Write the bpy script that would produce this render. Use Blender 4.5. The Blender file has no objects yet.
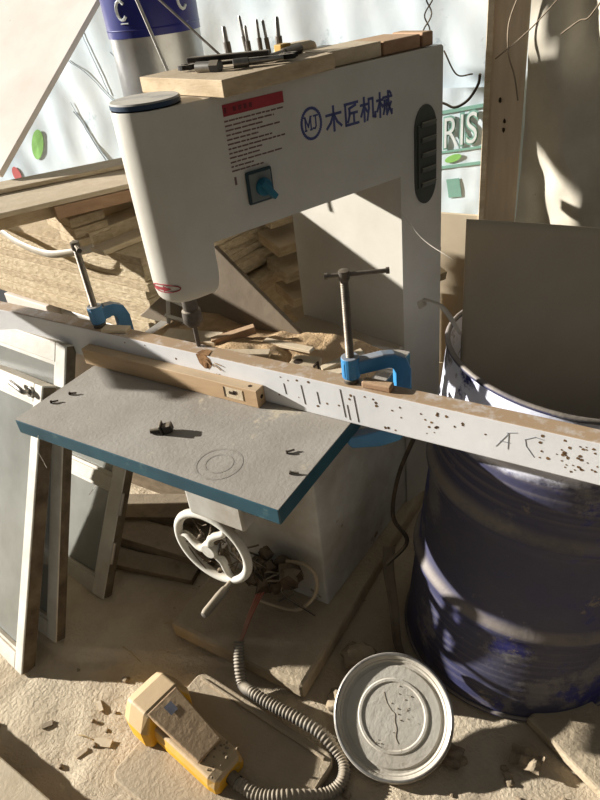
import bpy, bmesh, math, random
from mathutils import Vector as V, Matrix, noise
random.seed(7)
C = bpy.context.scene.collection
PI = math.pi

# ------------------------------------------------------------------ materials
def lin(c):
    def f(x):
        x /= 255.0
        return x/12.92 if x <= .04045 else ((x+.055)/1.055)**2.4
    return (f(c[0]), f(c[1]), f(c[2]), 1)

DUST = (176, 160, 135)
def mat(name, c, c2=None, rough=.65, metal=0, nscale=6, stretch=(1,1,1), lo=.35, hi=.65, dust=0, dustc=DUST,
        dscale=9, bump=0, bscale=40, chips=None, spec=.3, bands=None, trans=0, dlo=.25, dhi=.9, dnr=(.2,.5)):
    m = bpy.data.materials.new(name); m.use_nodes = True
    nt = m.node_tree; N = nt.nodes; L = nt.links
    p = N['Principled BSDF']
    p.inputs['Roughness'].default_value = rough; p.inputs['Metallic'].default_value = metal
    p.inputs['Specular IOR Level'].default_value = spec
    tc = N.new('ShaderNodeTexCoord'); mp = N.new('ShaderNodeMapping'); mp.inputs['Scale'].default_value = stretch
    L.new(tc.outputs['Object'], mp.inputs['Vector'])
    def nz(scale, detail=6, rg=.6):
        n = N.new('ShaderNodeTexNoise'); n.inputs['Scale'].default_value = scale
        n.inputs['Detail'].default_value = detail; n.inputs['Roughness'].default_value = rg
        L.new(mp.outputs['Vector'], n.inputs['Vector']); return n.outputs['Fac']
    def ramp(fac, a, b):
        r = N.new('ShaderNodeMapRange'); r.inputs[1].default_value = a; r.inputs[2].default_value = b
        L.new(fac, r.inputs[0]); return r.outputs[0]
    def mix(f, a, b):
        x = N.new('ShaderNodeMix'); x.data_type = 'RGBA'
        if hasattr(f, 'links'): L.new(f, x.inputs[0])
        else: x.inputs[0].default_value = f
        for s, v in ((x.inputs[6], a), (x.inputs[7], b)):
            if hasattr(v, 'links'): L.new(v, s)
            else: s.default_value = v
        return x.outputs[2]
    def mul(a, b):
        x = N.new('ShaderNodeMath'); x.operation = 'MULTIPLY'
        L.new(a, x.inputs[0])
        if hasattr(b, 'links'): L.new(b, x.inputs[1])
        else: x.inputs[1].default_value = b
        return x.outputs[0]
    if c2 is None: c2 = tuple(int(k*.82) for k in c)
    col = mix(ramp(nz(nscale), lo, hi), lin(c), lin(c2))
    if bands:                       # colour bands by object height
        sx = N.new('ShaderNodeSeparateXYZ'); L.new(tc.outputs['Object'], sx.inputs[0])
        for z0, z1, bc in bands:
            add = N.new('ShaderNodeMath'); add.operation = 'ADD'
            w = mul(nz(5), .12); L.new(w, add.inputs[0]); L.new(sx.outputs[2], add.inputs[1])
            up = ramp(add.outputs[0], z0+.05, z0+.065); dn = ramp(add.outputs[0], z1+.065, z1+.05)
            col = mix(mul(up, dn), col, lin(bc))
    if chips:
        for t, cc, sc in (chips if isinstance(chips, list) else [chips]):
            col = mix(ramp(nz(sc, 8, .7), t, t+.05), col, lin(cc))
    if dust:
        g = N.new('ShaderNodeNewGeometry'); s = N.new('ShaderNodeSeparateXYZ'); L.new(g.outputs['Normal'], s.inputs[0])
        up = ramp(s.outputs[2], dlo, dhi)
        f = mul(mul(up, ramp(nz(dscale, 8, .7), dnr[0], dnr[1])), dust)
        col = mix(f, col, lin(dustc))
    L.new(col, p.inputs['Base Color'])
    if bump:
        b = N.new('ShaderNodeBump'); b.inputs['Strength'].default_value = bump; b.inputs['Distance'].default_value = .01
        L.new(nz(bscale, 10, .65), b.inputs['Height']); L.new(b.outputs[0], p.inputs['Normal'])
    if trans:
        tr = N.new('ShaderNodeBsdfTransparent'); mx = N.new('ShaderNodeMixShader')
        mx.inputs[0].default_value = trans
        L.new(p.outputs[0], mx.inputs[1]); L.new(tr.outputs[0], mx.inputs[2])
        L.new(mx.outputs[0], N['Material Output'].inputs['Surface'])
    return m

M = {}
M['floor'] = mat('dirt_floor', (208,192,165), (184,166,140), rough=.95, nscale=5, bump=.8, bscale=85, spec=.1, chips=(.66,(140,120,94),26))
M['paint'] = mat('machine_paint', (204,199,186), (184,177,161), rough=.42, nscale=5, lo=.3, hi=.8, dust=.85, bump=.05, bscale=20, chips=(.72,(150,138,116),14), spec=.4)
M['basepaint'] = mat('base_paint', (206,204,196), (168,160,146), rough=.6, nscale=5, dust=.95, bump=.12, bscale=30, chips=(.64,(120,104,82),9))
M['cap'] = mat('cap_blue', (44,66,88), (36,54,74), rough=.5, dust=1, dustc=(190,182,166), bump=.1)
M['teal'] = mat('table_teal', (38,80,92), (32,68,80), rough=.5, nscale=9, dust=.0, chips=[(.60,(70,98,102),12),(.70,(120,124,118),35)], spec=.4)
M['tabletop'] = mat('table_top', (164,157,146), (147,139,127), rough=.8, nscale=5, bump=.16, bscale=120, chips=[(.60,(182,170,148),7),(.66,(188,178,160),50)], spec=.25)
M['tabring'] = mat('table_ring', (156,149,138), (142,134,122), rough=.8, nscale=20, bump=.2)
M['white'] = mat('beam_white', (222,220,217), (208,206,203), rough=.4, nscale=4, dust=1, dustc=(166,140,110), dscale=30, bump=.05, chips=(.74,(168,152,128),22), spec=.4)
M['gouge'] = mat('gouged_wood', (150,112,72), (112,80,50), rough=.9, nscale=40, bump=.5)
M['hole'] = mat('hole_dark', (70,52,34), (40,30,20), rough=.9, nscale=30)
M['wormhole'] = mat('nail_hole_rust', (128,96,58), (64,46,30), rough=.9, nscale=60)
M['pencil'] = mat('pencil_line', (142,142,144), rough=.8)
M['tan'] = mat('tan_wood', (196,166,128), (176,146,110), rough=.7, nscale=4, stretch=(1,6,6), dust=.5, bump=.1)
M['rawwood'] = mat('raw_wood', (196,174,140), (172,149,115), rough=.8, nscale=4, stretch=(4,4,12), dust=.6, bump=.2, bscale=25)
M['rawwoodb'] = mat('raw_wood_pale', (212,194,164), (190,170,138), rough=.8, nscale=4, stretch=(4,4,12), dust=.6, bump=.2, bscale=25)
M['brownwood'] = mat('brown_wood', (178,144,112), (154,120,90), rough=.75, nscale=4, stretch=(4,4,10), dust=.55, dustc=(188,160,126), bump=.15)
M['osb'] = mat('chipboard', (208,190,158), (184,164,130), rough=.9, nscale=34, stretch=(1,1,2.2), dust=.6, dustc=(196,178,146), bump=.8, bscale=40, chips=(.66,(146,124,94),24))
M['osb2'] = mat('chipboard_dark', (196,176,144), (168,148,116), rough=.9, nscale=34, stretch=(1,1,2.2), dust=.6, dustc=(190,172,140), bump=.8, bscale=40, chips=(.66,(140,118,90),24))
M['dimwood'] = mat('raw_wood_dimmed', (134,118,95), (108,94,74), rough=.9, nscale=4, stretch=(4,4,12), dust=.4, bump=.2, bscale=25)  # raw wood darkened in colour for the shade under the table
M['greyply'] = mat('grey_plywood', (140,126,106), (120,106,88), rough=.85, nscale=4, bump=.15)
M['clampblue'] = mat('clamp_blue', (60,136,186), (46,112,158), rough=.45, nscale=10, dust=.6, chips=(.7,(120,110,96),30), spec=.4)
M['clampgrey'] = mat('clamp_blue_dusty', (92,140,176), (70,112,146), rough=.6, nscale=10, dust=.7, chips=(.66,(150,138,118),25))
M['steel'] = mat('worn_steel', (118,110,100), (72,66,60), rough=.5, metal=.55, nscale=20, dust=.4, bump=.15)
M['bright'] = mat('bright_steel', (176,172,164), (110,106,100), rough=.35, metal=.8, nscale=14, dust=.2)
M['darksteel'] = mat('dark_steel', (58,54,50), (38,35,32), rough=.5, metal=.4, nscale=14, dust=.5)
M['alu'] = mat('alu_dusty', (196,192,184), (156,150,140), rough=.45, metal=.6, nscale=6, dust=.3, bump=.1)
M['sash'] = mat('sash_white', (222,219,208), (192,186,172), rough=.6, nscale=7, dust=.7, bump=.15, chips=(.68,(150,136,114),16))
M['sashedge'] = mat('sash_edge', (128,114,94), (84,72,58), rough=.85, nscale=12, bump=.3)
M['glass'] = mat('dusty_glass', (150,150,142), (128,127,118), rough=.22, nscale=4, spec=.6, trans=.16)
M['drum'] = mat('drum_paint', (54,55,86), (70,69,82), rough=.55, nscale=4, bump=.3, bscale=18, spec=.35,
                bands=[(.74,1.0,(212,212,222))],  # pale band round the upper part of the drum
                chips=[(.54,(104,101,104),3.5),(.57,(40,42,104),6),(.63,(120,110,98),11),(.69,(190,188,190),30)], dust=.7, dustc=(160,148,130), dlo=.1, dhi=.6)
M['drumin'] = mat('drum_inside', (120,100,72), (96,78,56), rough=.8)
M['sheet'] = mat('brown_board', (200,184,156), (182,165,138), rough=.75, nscale=2.2, bump=.06, bscale=14, chips=(.74,(96,80,60),9), spec=.3)
M['lid'] = mat('lid_metal', (206,199,184), (190,180,162), rough=.8, metal=0, nscale=5, bump=.2, bscale=60, chips=(.62,(168,150,122),9))
M['lidrim'] = mat('lid_rim', (198,194,186), (120,112,102), rough=.35, metal=.7, nscale=12)
M['yellow'] = mat('pedal_yellow', (236,182,46), (212,158,36), rough=.5, nscale=10, dust=.97, dustc=(190,165,130), dscale=5, chips=(.62,(196,164,112),14), spec=.3, bump=.15, dlo=.08, dhi=.45, dnr=(.05,.3))
M['treadle'] = mat('pedal_treadle', (186,158,122), (168,138,104), rough=.7, nscale=12, dust=.7, dustc=(176,150,118), bump=.3)
M['bluepatch'] = mat('blue_patch', (126,128,138), rough=.8)
M['plate'] = mat('plate_dusty', (178,160,133), (160,141,114), rough=.9, nscale=7, bump=.4, bscale=70, dust=.5)
M['concrete'] = mat('concrete_dusty', (184,167,139), (158,140,114), rough=.95, nscale=8, bump=.7, bscale=45, dust=.4)
M['hose'] = mat('conduit_grey', (122,118,110), (98,92,84), rough=.6, nscale=16, dust=.7, bump=.1)
M['redwire'] = mat('red_wire', (190,92,70), (150,84,64), rough=.6, dust=.4)
M['whitewire'] = mat('white_wire', (196,178,150), (160,142,114), rough=.7)
M['blackwire'] = mat('black_wire', (52,46,40), (84,72,58), rough=.8, nscale=14, dust=.7)
M['grime'] = mat('grime', (92,76,58), (54,44,34), rough=1, nscale=18, bump=1, bscale=40, dust=.6)
M['film'] = mat('plastic_film', (206,222,230), (228,233,233), rough=.32, nscale=2, lo=.3, hi=.7, chips=[(.60,(178,192,198),2.2),(.66,(196,202,200),9),(.72,(150,150,146),14)], bump=.22, bscale=7, spec=.5)
M['wall'] = mat('wall_plaster', (196,194,186), (170,164,152), rough=.9, nscale=3)
M['tarp'] = mat('tarp_beige', (206,198,180), (176,167,148), rough=.5, nscale=3, bump=.15, bscale=7, chips=(.70,(116,104,84),9), spec=.4)
M['post'] = mat('post_wood', (224,204,176), (208,186,157), rough=.75, nscale=3, stretch=(9,9,1), bump=.12, bscale=18, chips=(.72,(120,94,70),8))
M['panel'] = mat('white_panel', (228,218,206), (206,194,180), rough=.5, nscale=2.5, bump=.04, chips=(.70,(170,158,142),18))
M['tin'] = mat('tin_silver', (176,175,172), (140,137,132), rough=.35, metal=.8, nscale=5, bump=.12, bscale=12)
M['tinblue'] = mat('tin_blue', (12,18,112), (12,16,92), rough=.35, nscale=4, chips=(.70,(150,150,170),12), spec=.5)
M['ink_blue'] = mat('ink_blue', (86,92,138), rough=.6)
M['ink_red'] = mat('ink_red', (168,58,62), rough=.6)
M['ink_dark'] = mat('ink_dark', (128,98,92), rough=.7)
M['ink_white'] = mat('ink_white', (232,236,232), rough=.6)
M['ink_green'] = mat('ink_green', (138,182,164), rough=.6)
M['leafgreen'] = mat('print_green', (150,206,110), rough=.5)
M['printred'] = mat('print_red', (214,110,106), rough=.5)
M['printgrey'] = mat('print_grey', (160,170,176), rough=.6)
M['vent'] = mat('vent_dark', (78,80,72), (62,64,58), rough=.6, dust=.4)
M['ventslat'] = mat('vent_slat', (104,106,96), (84,86,78), rough=.6, dust=.4)
M['swteal'] = mat('switch_teal', (36,104,124), (30,88,108), rough=.45)
M['swframe'] = mat('switch_frame', (40,62,66), rough=.5)
M['swface'] = mat('switch_face', (120,124,118), rough=.5)
M['strap'] = mat('strap_white', (214,208,196), (180,168,146), rough=.5, dust=.5)
M['straw'] = mat('straw', (196,172,128), (150,126,88), rough=.9)
M['web'] = mat('cobweb', (214,206,190), rough=.9)
M['leaf'] = mat('dry_leaf', (150,136,116), (112,96,76), rough=.9, bump=.4)
M['stone'] = mat('stone', (150,132,106), (110,94,74), rough=1, bump=.6, dust=.5)
M['sawdust'] = mat('sawdust', (202,172,132), (176,146,108), rough=1, nscale=20, bump=.9, bscale=160)
M['olive'] = mat('socket_ochre', (196,156,72), rough=.7, dust=.4)

# ------------------------------------------------------------------ mesh helpers
class MB:
    def __init__(s): s.v = []; s.f = []
    def add(s, vs, fs):
        b = len(s.v); s.v += [V(x) for x in vs]; s.f += [tuple(b+i for i in f) for f in fs]; return s
    def box(s, c, size, ax=None):
        c = V(c); ax = ax or (V((1,0,0)), V((0,1,0)), V((0,0,1)))
        h = [k/2 for k in size]; vs = []
        for sx in (-1,1):
            for sy in (-1,1):
                for sz in (-1,1): vs.append(c + ax[0]*h[0]*sx + ax[1]*h[1]*sy + ax[2]*h[2]*sz)
        return s.add(vs, [(0,1,3,2),(4,6,7,5),(0,4,5,1),(2,3,7,6),(0,2,6,4),(1,5,7,3)])
    def bb(s, a, b):
        return s.box([(a[i]+b[i])/2 for i in range(3)], [abs(b[i]-a[i]) for i in range(3)])
    def prism(s, poly, ext):
        n = len(poly); ext = V(ext); vs = [V(p) for p in poly] + [V(p)+ext for p in poly]
        return s.add(vs, [tuple(range(n))[::-1], tuple(range(n, 2*n))] + [(i, (i+1)%n, n+(i+1)%n, n+i) for i in range(n)])
    def loft(s, rings, cap=True, closed=True):
        n = len(rings[0]); vs = [p for r in rings for p in r]; fs = []
        for k in range(len(rings)-1):
            for i in range(n if closed else n-1):
                j = (i+1) % n
                fs.append((k*n+i, k*n+j, (k+1)*n+j, (k+1)*n+i))
        if cap: fs += [tuple(range(n))[::-1], tuple(range((len(rings)-1)*n, len(rings)*n))]
        return s.add(vs, fs)
    def tube(s, pts, r, n=10, cap=True):
        pts = [V(p) for p in pts]; rings = []; up = None
        for i, p in enumerate(pts):
            t = (pts[min(i+1, len(pts)-1)] - pts[max(i-1, 0)]).normalized()
            if up is None: up = t.orthogonal().normalized()
            up = (up - t*up.dot(t)); up = up.normalized() if up.length > 1e-6 else t.orthogonal().normalized()
            w = t.cross(up); rr = r[i] if isinstance(r, (list, tuple)) else r
            rings.append([p + (up*math.cos(a) + w*math.sin(a))*rr for a in [2*PI*k/n for k in range(n)]])
        return s.loft(rings, cap)
    def cyl(s, a, b, r, r2=None, n=20): return s.tube([a, b], [r, r if r2 is None else r2], n)
    def lathe(s, prof, c, ax=None, n=32, cap=True):
        c = V(c); e1, e2, e3 = ax or (V((1,0,0)), V((0,1,0)), V((0,0,1)))
        return s.loft([[c + e3*z + (e1*math.cos(a)+e2*math.sin(a))*r for a in [2*PI*k/n for k in range(n)]] for r, z in prof], cap)
    def torus(s, c, e1, e2, R, r, n=40, m=10):
        c = V(c); e3 = e1.cross(e2); vs = []; fs = []
        for i in range(n):
            a = 2*PI*i/n; d = e1*math.cos(a)+e2*math.sin(a)
            for j in range(m):
                b = 2*PI*j/m; vs.append(c + d*(R+r*math.cos(b)) + e3*r*math.sin(b))
        for i in range(n):
            for j in range(m): fs.append((i*m+j, ((i+1)%n)*m+j, ((i+1)%n)*m+(j+1)%m, i*m+(j+1)%m))
        return s.add(vs, fs)
    def grid(s, fn, nu, nv):
        vs = [fn(i/nu, j/nv) for j in range(nv+1) for i in range(nu+1)]
        return s.add(vs, [(j*(nu+1)+i, j*(nu+1)+i+1, (j+1)*(nu+1)+i+1, (j+1)*(nu+1)+i) for j in range(nv) for i in range(nu)])
    def blob(s, c, r, seed=0, amp=.3, sub=2, sc=(1,1,1), ns=1.5):
        bm = bmesh.new(); bmesh.ops.create_icosphere(bm, subdivisions=sub, radius=1)
        vs = []
        for v in bm.verts:
            k = 1 + amp*noise.noise(v.co*ns + V((seed*3.1, seed*1.7, 0)))
            vs.append(V(c) + V((v.co.x*sc[0], v.co.y*sc[1], v.co.z*sc[2]))*r*k)
        fs = [tuple(v.index for v in f.verts) for f in bm.faces]; bm.free()
        return s.add(vs, fs)
    def build(s, name, m, parent=None, bevel=0, smooth=0, solid=0, label=None, subsurf=0, seg=2):
        me = bpy.data.meshes.new(name)
        xs = [v for v in s.v]
        lo = V([min(v[i] for v in xs) for i in range(3)]); hi = V([max(v[i] for v in xs) for i in range(3)])
        po = V((0,0,0)); q = parent
        while q is not None: po += V(q.location); q = q.parent
        org = V(((lo.x+hi.x)/2, (lo.y+hi.y)/2, lo.z))
        me.from_pydata([tuple(v-org) for v in xs], [], s.f); me.update()
        bm = bmesh.new(); bm.from_mesh(me); bmesh.ops.recalc_face_normals(bm, faces=bm.faces); bm.to_mesh(me); bm.free()
        if smooth:
            for p in me.polygons: p.use_smooth = True
            me.set_sharp_from_angle(angle=math.radians(smooth))
        me.materials.append(M[m] if isinstance(m, str) else m)
        o = bpy.data.objects.new(name, me); C.objects.link(o)
        o.location = org - po
        if parent is not None: o.parent = parent
        if solid:
            md = o.modifiers.new('s', 'SOLIDIFY'); md.thickness = solid; md.offset = 0
        if bevel:
            md = o.modifiers.new('b', 'BEVEL'); md.width = bevel; md.segments = seg; md.limit_method = 'ANGLE'; md.angle_limit = math.radians(40)
            md.use_clamp_overlap = True
        if subsurf:
            md = o.modifiers.new('ss', 'SUBSURF'); md.levels = subsurf; md.render_levels = subsurf
        if label: o['label'] = label
        return o

def tag(o, label, cat, group=None, kind=None):
    o['label'] = label; o['category'] = cat
    if group: o['group'] = group
    if kind: o['kind'] = kind
    return o
def thing(name, loc, label, cat, group=None):
    o = bpy.data.objects.new(name, None); o.empty_display_size = .05; C.objects.link(o); o.location = loc
    return tag(o, label, cat, group)
def struct(o, label=None):
    o['kind'] = 'structure'
    if label: o['label'] = label
    return o
def spline(pts, k=8):
    pts = [V(p) for p in pts]; out = []
    P = [pts[0]*2-pts[1]] + pts + [pts[-1]*2-pts[-2]]
    for i in range(1, len(P)-2):
        a, b, c, d = P[i-1], P[i], P[i+1], P[i+2]
        for j in range(k):
            t = j/k
            out.append(.5*((2*b)+(c-a)*t+(2*a-5*b+4*c-d)*t*t+(3*b-a-3*c+d)*t**3))
    out.append(pts[-1]); return out
def arc2(cx, cy, r, a0, a1, n):
    return [(cx+r*math.cos(math.radians(a0+(a1-a0)*i/n)), cy+r*math.sin(math.radians(a0+(a1-a0)*i/n))) for i in range(n+1)]
def H(deg): return V((math.sin(math.radians(deg)), math.cos(math.radians(deg)), 0))   # heading measured from +Y towards +X
UP = V((0,0,1))
def board(mb, c, heading, length, width, thick, pitch=0, roll=0):
    a = H(heading); b = V((a.y, -a.x, 0))
    R1 = Matrix.Rotation(math.radians(pitch), 3, b); a2 = R1 @ a; z2 = R1 @ UP
    R2 = Matrix.Rotation(math.radians(roll), 3, a2); b2 = R2 @ b; z2 = R2 @ z2
    return mb.box(c, (length, width, thick), (a2, b2, z2))

# ------------------------------------------------------------------ setting
def floor_fn(u, v):
    x = -3.6+u*4.8; y = -.9+v*3.7
    z = -.004 + .007*noise.noise(V((x*5, y*5, 0))) + .005*noise.noise(V((x*17, y*17, 3))) + .003*noise.noise(V((x*45, y*45, 5)))
    return V((x, y, min(z, .004)))
def ground(x, y): return floor_fn((x+3.6)/4.8, (y+.9)/3.7).z
struct(MB().grid(floor_fn, 300, 230).build('floor', 'floor', smooth=60), 'dusty dirt floor')
struct(MB().bb((-5.2,2.68,-.05), (1.2,2.78,2.6)).build('wall_back', 'wall'), 'plastered back wall behind the plastic film')

def film_fn(u, v):
    x = -4.9+u*4.45; z = .05+v*2.2
    y = 2.635 - .02*noise.noise(V((x*2.2, z*1.1, 0))) - .012*noise.noise(V((x*7+z*2, z*4, 4))) - .015*abs(noise.noise(V((x*1.3+z, z*2.5, 9))))
    return V((x, y, z))
film = MB().grid(film_fn, 200, 90).build('plastic_film', 'film', smooth=80)
tag(film, 'crinkled pale blue printed plastic film hung over the back wall', 'plastic sheet')

# ------------------------------------------------------------------ lettering
def strokes(mb, lines, o, ux, uy, size, w, th, nrm, dy=0):
    """lines: polylines in the unit square, each segment a thin slab on the surface"""
    for ln in lines:
        for a, b in zip(ln, ln[1:]):
            pa = o + ux*(a[0]*size[0]) + uy*(a[1]*size[1]); pb = o + ux*(b[0]*size[0]) + uy*(b[1]*size[1])
            d = pb-pa; l = d.length
            if l < 1e-6: continue
            d.normalize(); mb.box((pa+pb)/2, (l+w*.8, w, th), (d, nrm.cross(d), nrm))
G = {
 'wood': [[(.06,.68),(.94,.68)], [(.5,.98),(.5,.02)], [(.47,.64),(.3,.36),(.06,.16)], [(.53,.64),(.7,.36),(.95,.16)]],
 'craft': [[(.06,.9),(.95,.9)], [(.1,.9),(.1,.06)], [(.1,.06),(.97,.06)], [(.8,.8),(.34,.7)], [(.38,.7),(.36,.42),(.24,.18)], [(.37,.5),(.9,.5)], [(.67,.5),(.67,.13)]],
 'mach1': [[(.02,.7),(.46,.7)], [(.25,.98),(.25,.02)], [(.23,.64),(.03,.26)], [(.28,.6),(.44,.4)], [(.56,.88),(.56,.5),(.43,.05)], [(.56,.88),(.83,.88)], [(.83,.88),(.83,.14),(.98,.1),(.98,.28)]],
 'mach2': [[(.0,.7),(.38,.7)], [(.2,.98),(.2,.02)], [(.18,.64),(.01,.28)], [(.23,.6),(.37,.42)], [(.42,.76),(1,.76)], [(.42,.46),(.74,.46)], [(.51,.64),(.5,.3),(.42,.1)], [(.65,.64),(.65,.14)], [(.75,.98),(.8,.4),(.98,.05),(1,.2)], [(.95,.52),(.66,.05)], [(.86,.95),(.94,.86)]],
}

# ------------------------------------------------------------------ the mortising machine
S = V((-.95,.985,0)); A = V((.37,.929,0)); NR = V((.929,-.37,0)); HR = .068
P0 = S + NR*HR
mach = thing('mortising_machine', (-.885,1.25,.06), 'large dusty white woodworking mortising machine with a long overhanging arm and teal-edged table', 'machine')
def q(u, z, off=0): return P0 + A*u + UP*z + NR*off
FL = V((-1.055,1.60,0)); FRc = V((-.667,1.511,0)); BR = V((-.613,1.648,0)); BL = V((-1.0,1.765,0))
LN = V((-.986,-.168,0)); LT = S + LN*HR
a0 = math.degrees(math.atan2(NR.y, NR.x)); a1 = math.degrees(math.atan2(LN.y, LN.x)) - 360
arcp = [V((x, y, 0)) for x, y in arc2(S.x, S.y, HR, a0, a1, 20) ]
mb = MB()
plan = arcp + [BL, BR]
ZB, ZT = 1.139, 1.408
cp_ = sum(plan, V((0,0,0)))/len(plan)
mb.loft([[p+UP*ZB for p in plan], [p+UP*(ZT-.005) for p in plan], [cp_+(p-cp_)*.992+UP*ZT for p in plan]])
stad = arcp + [S + LN*HR + A*.055 - NR*.0, P0 + A*.052]
stad = arcp + [LT + V((-.168,.986,0))*.05, P0 + A*.052]
cen = sum(stad, V((0,0,0)))/len(stad)
rings = []
for z, k in ((1.024,.66),(1.028,.8),(1.037,.9),(1.052,.96),(1.075,.995),(ZB+.004,1.0)):
    rings.append([cen + (p-cen)*k + UP*z for p in stad])
mb.loft(rings)
mb.prism([p+UP*.06 for p in (FRc, BR, BL, FL)], (0,0,ZB-.06+.001))
arm = mb.build('arm_and_column', 'paint', mach, smooth=40)
# cap
mb = MB(); mb.lathe([(HR*.86,1.408),(HR*.86,1.411),(HR*.985,1.411),(HR*.985,1.419),(HR*.95,1.422),(.001,1.4225)], S, n=48)
mb.build('head_cap', 'cap', mach, smooth=35, label='dark blue round cap on the head')
# chuck and bit
sp = S
ch = MB().lathe([(.02,1.03),(.017,1.012),(.017,.985),(.0215,.982),(.0225,.968),(.0225,.955),(.019,.95),(.015,.944),(.001,.944)], sp, n=28).build('chuck', 'steel', mach, smooth=35)
MB().lathe([(.0055,.946),(.0055,.893),(.004,.889),(.001,.886)], sp, n=12).build('drill_bit', 'steel', ch, smooth=35)
# arrow sticker on the head
mb = MB(); mr = MB()
def head_pt(ang, z, r=HR+.0006): return V((S.x+r*math.cos(ang), S.y+r*math.sin(ang), z))
def ringline(m, pts, w=.0016):
    m.tube(pts, w, 5)
oval = [head_pt(math.radians(-88)+.57*math.cos(t)*1.0, 1.064+.0085*math.sin(t), HR*.99) for t in [2*PI*i/24 for i in range(25)]]
ringline(mr, oval, .0012)
mb.grid(lambda u, v: head_pt(math.radians(-112)+u*.42, 1.0605+v*.006, HR*.99+.0008), 8, 1)
mb.grid(lambda u, v: head_pt(math.radians(-112)+.40+u*.28, 1.0635+(v-.5)*.013*(1-u*.95), HR*.99+.0008), 8, 2)
st = mr.build('direction_sticker', 'ink_red', mach, label='red outlined arrow sticker low on the head')
mb.build('arrow', 'ink_red', st, solid=.0006)
# warning label
mb = MB(); mb.box(q(.196,1.380,.0004), (.145,.0215,.0008), (A, UP, NR))
wl = mb.build('warning_label', 'ink_red', mach, label='red-headed warning label with rows of small print')
mb = MB(); rnd = random.Random(3)
ends = [.142,.118,.088,.130,.075,.108,.140,.080,.076,.128,.055,.078]
for i, e in enumerate(ends):
    z = 1.3605 - i*.0086; x = .123
    while x < .123+e:
        l = rnd.uniform(.006,.019); l = min(l, .123+e-x)
        if l > .002: mb.box(q(x+l/2, z+rnd.uniform(-.0002,.0002), .0003), (l, .0029, .0006), (A, UP, NR))
        x += l + rnd.uniform(.0012,.003)
mb.box(q(.128,1.246,.0003), (.005,.016,.0006), (A, UP, NR))
mb.build('small_print', 'ink_dark', wl)
mb = MB()
mb.box(q(.1285,1.380,.001), (.004,.010,.0006), (A, UP, NR))
x = .150
for l in (.010,.011,.010,.010): mb.box(q(x,1.380,.001), (l*.7,.0085,.0005), (A, UP, NR)); x += .0125
mb.build('header_print', mat('print_dull', (112,52,56), rough=.7), wl)
# logo
mb = MB(); cl = q(.334,1.315,.0004)
n = 40
for i in range(n):
    t0 = 2*PI*i/n; t1 = 2*PI*(i+1)/n
    mb.box(cl + A*(.0262*math.cos((t0+t1)/2)) + UP*(.0305*math.sin((t0+t1)/2)), (.0056,.0056,.0006), (A, UP, NR))
lg = mb.build('logo_ring', 'ink_blue', mach, label='blue ring logo with the letters M J')
mb = MB()
MJ = [[(.0,.0),(.0,1)], [(.0,1),(.26,.25)], [(.26,.25),(.52,1)], [(.52,1),(.52,0)], [(-.08,0),(.08,0)], [(.44,0),(.6,0)], [(-.08,1),(.02,1)], [(.5,1),(.6,1)]]
strokes(mb, MJ, q(.318,1.303,.0004), A, UP, (.028,.026), .0034, .0006, NR)
strokes(mb, [[(.3,1),(.3,.2),(.2,.02),(.05,.08)], [(.15,1),(.45,1)]], q(.336,1.303,.0004), A, UP, (.034,.026), .0036, .0006, NR)
mb.build('logo_letters', 'ink_blue', lg)
mb = MB()
for key, u0, u1, z0, z1 in (('wood',.373,.419,1.287,1.338), ('craft',.426,.468,1.288,1.339), ('mach1',.474,.519,1.288,1.339), ('mach2',.524,.570,1.288,1.340)):
    strokes(mb, G[key], q(u0, z0, .0004), A, UP, (u1-u0, z1-z0), .0056, .0006, NR)
mb.build('maker_lettering', 'ink_blue', mach, label='four blue Chinese characters on the arm')
# switch
mb = MB(); mb.box(q(.182,1.2235,.004), (.065,.068,.008), (A, UP, NR))
sw = mb.build('rotary_switch', 'swframe', mach, bevel=.005, label='square switch with a teal turning knob')
MB().box(q(.182,1.2235,.0085), (.054,.057,.002), (A, UP, NR)).build('switch_face', 'swface', sw, bevel=.0008)
mb = MB(); kc = q(.186,1.2215,.009)
mb.lathe([(.019,0),(.018,.010),(.001,.011)], kc, (A, UP, NR), 28)
kd = (A*.62 - UP*.78).normalized()
mb.box(kc + NR*.014 + kd*.006, (.048,.013,.016), (kd, NR.cross(kd), NR))
mb.build('switch_knob', 'swteal', sw, smooth=35, bevel=.002)
# vent
def stadium(cu, cz, w, h, off):
    r = w/2; pts = [(cu+r*math.cos(t), cz+h/2-r*1.5+1.5*r*math.sin(t)) for t in [PI*i/14 for i in range(15)]]
    pts += [(cu+r*math.cos(t), cz-h/2+r*1.5+1.5*r*math.sin(t)) for t in [PI+PI*i/14 for i in range(15)]]
    return [q(u, z, off) for u, z in pts]
vt = MB().prism(stadium(.679,1.170,.076,.238,.0), NR*.003).build('side_vent', 'vent', mach, label='dark oval louvred vent on the column')
for i in range(5):
    z = 1.245-.036*i
    MB().box(q(.686,z,.006), (.05,.013,.006), (A, (UP+NR*.5).normalized(), (NR-UP*.5).normalized())).build('louvre', 'ventslat', vt, bevel=.002)
mb = MB(); mb.box(q(.652,1.17,.005), (.006,.15,.006), (A, UP, NR)); mb.build('vent_rib', 'vent', vt)
# base, plinth
MB().bb((-1.09,.765,0), (-.64,1.80,.06)).build('plinth', 'concrete', mach, bevel=.012, label='dusty concrete coloured plinth')
mb = MB(); mb.prism([V((-1.05,1.02,.06)), V((-.703,1.02,.06)), V((-.672,1.52,.06)), V((-1.05,1.60,.06))], (0,0,.6))
mb.build('base', 'basepaint', mach, bevel=.006)
MB().bb((-.92,.80,.533), (-.757,1.03,.762)).build('table_knee', 'basepaint', mach, bevel=.006, label='white painted block carrying the table')
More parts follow.
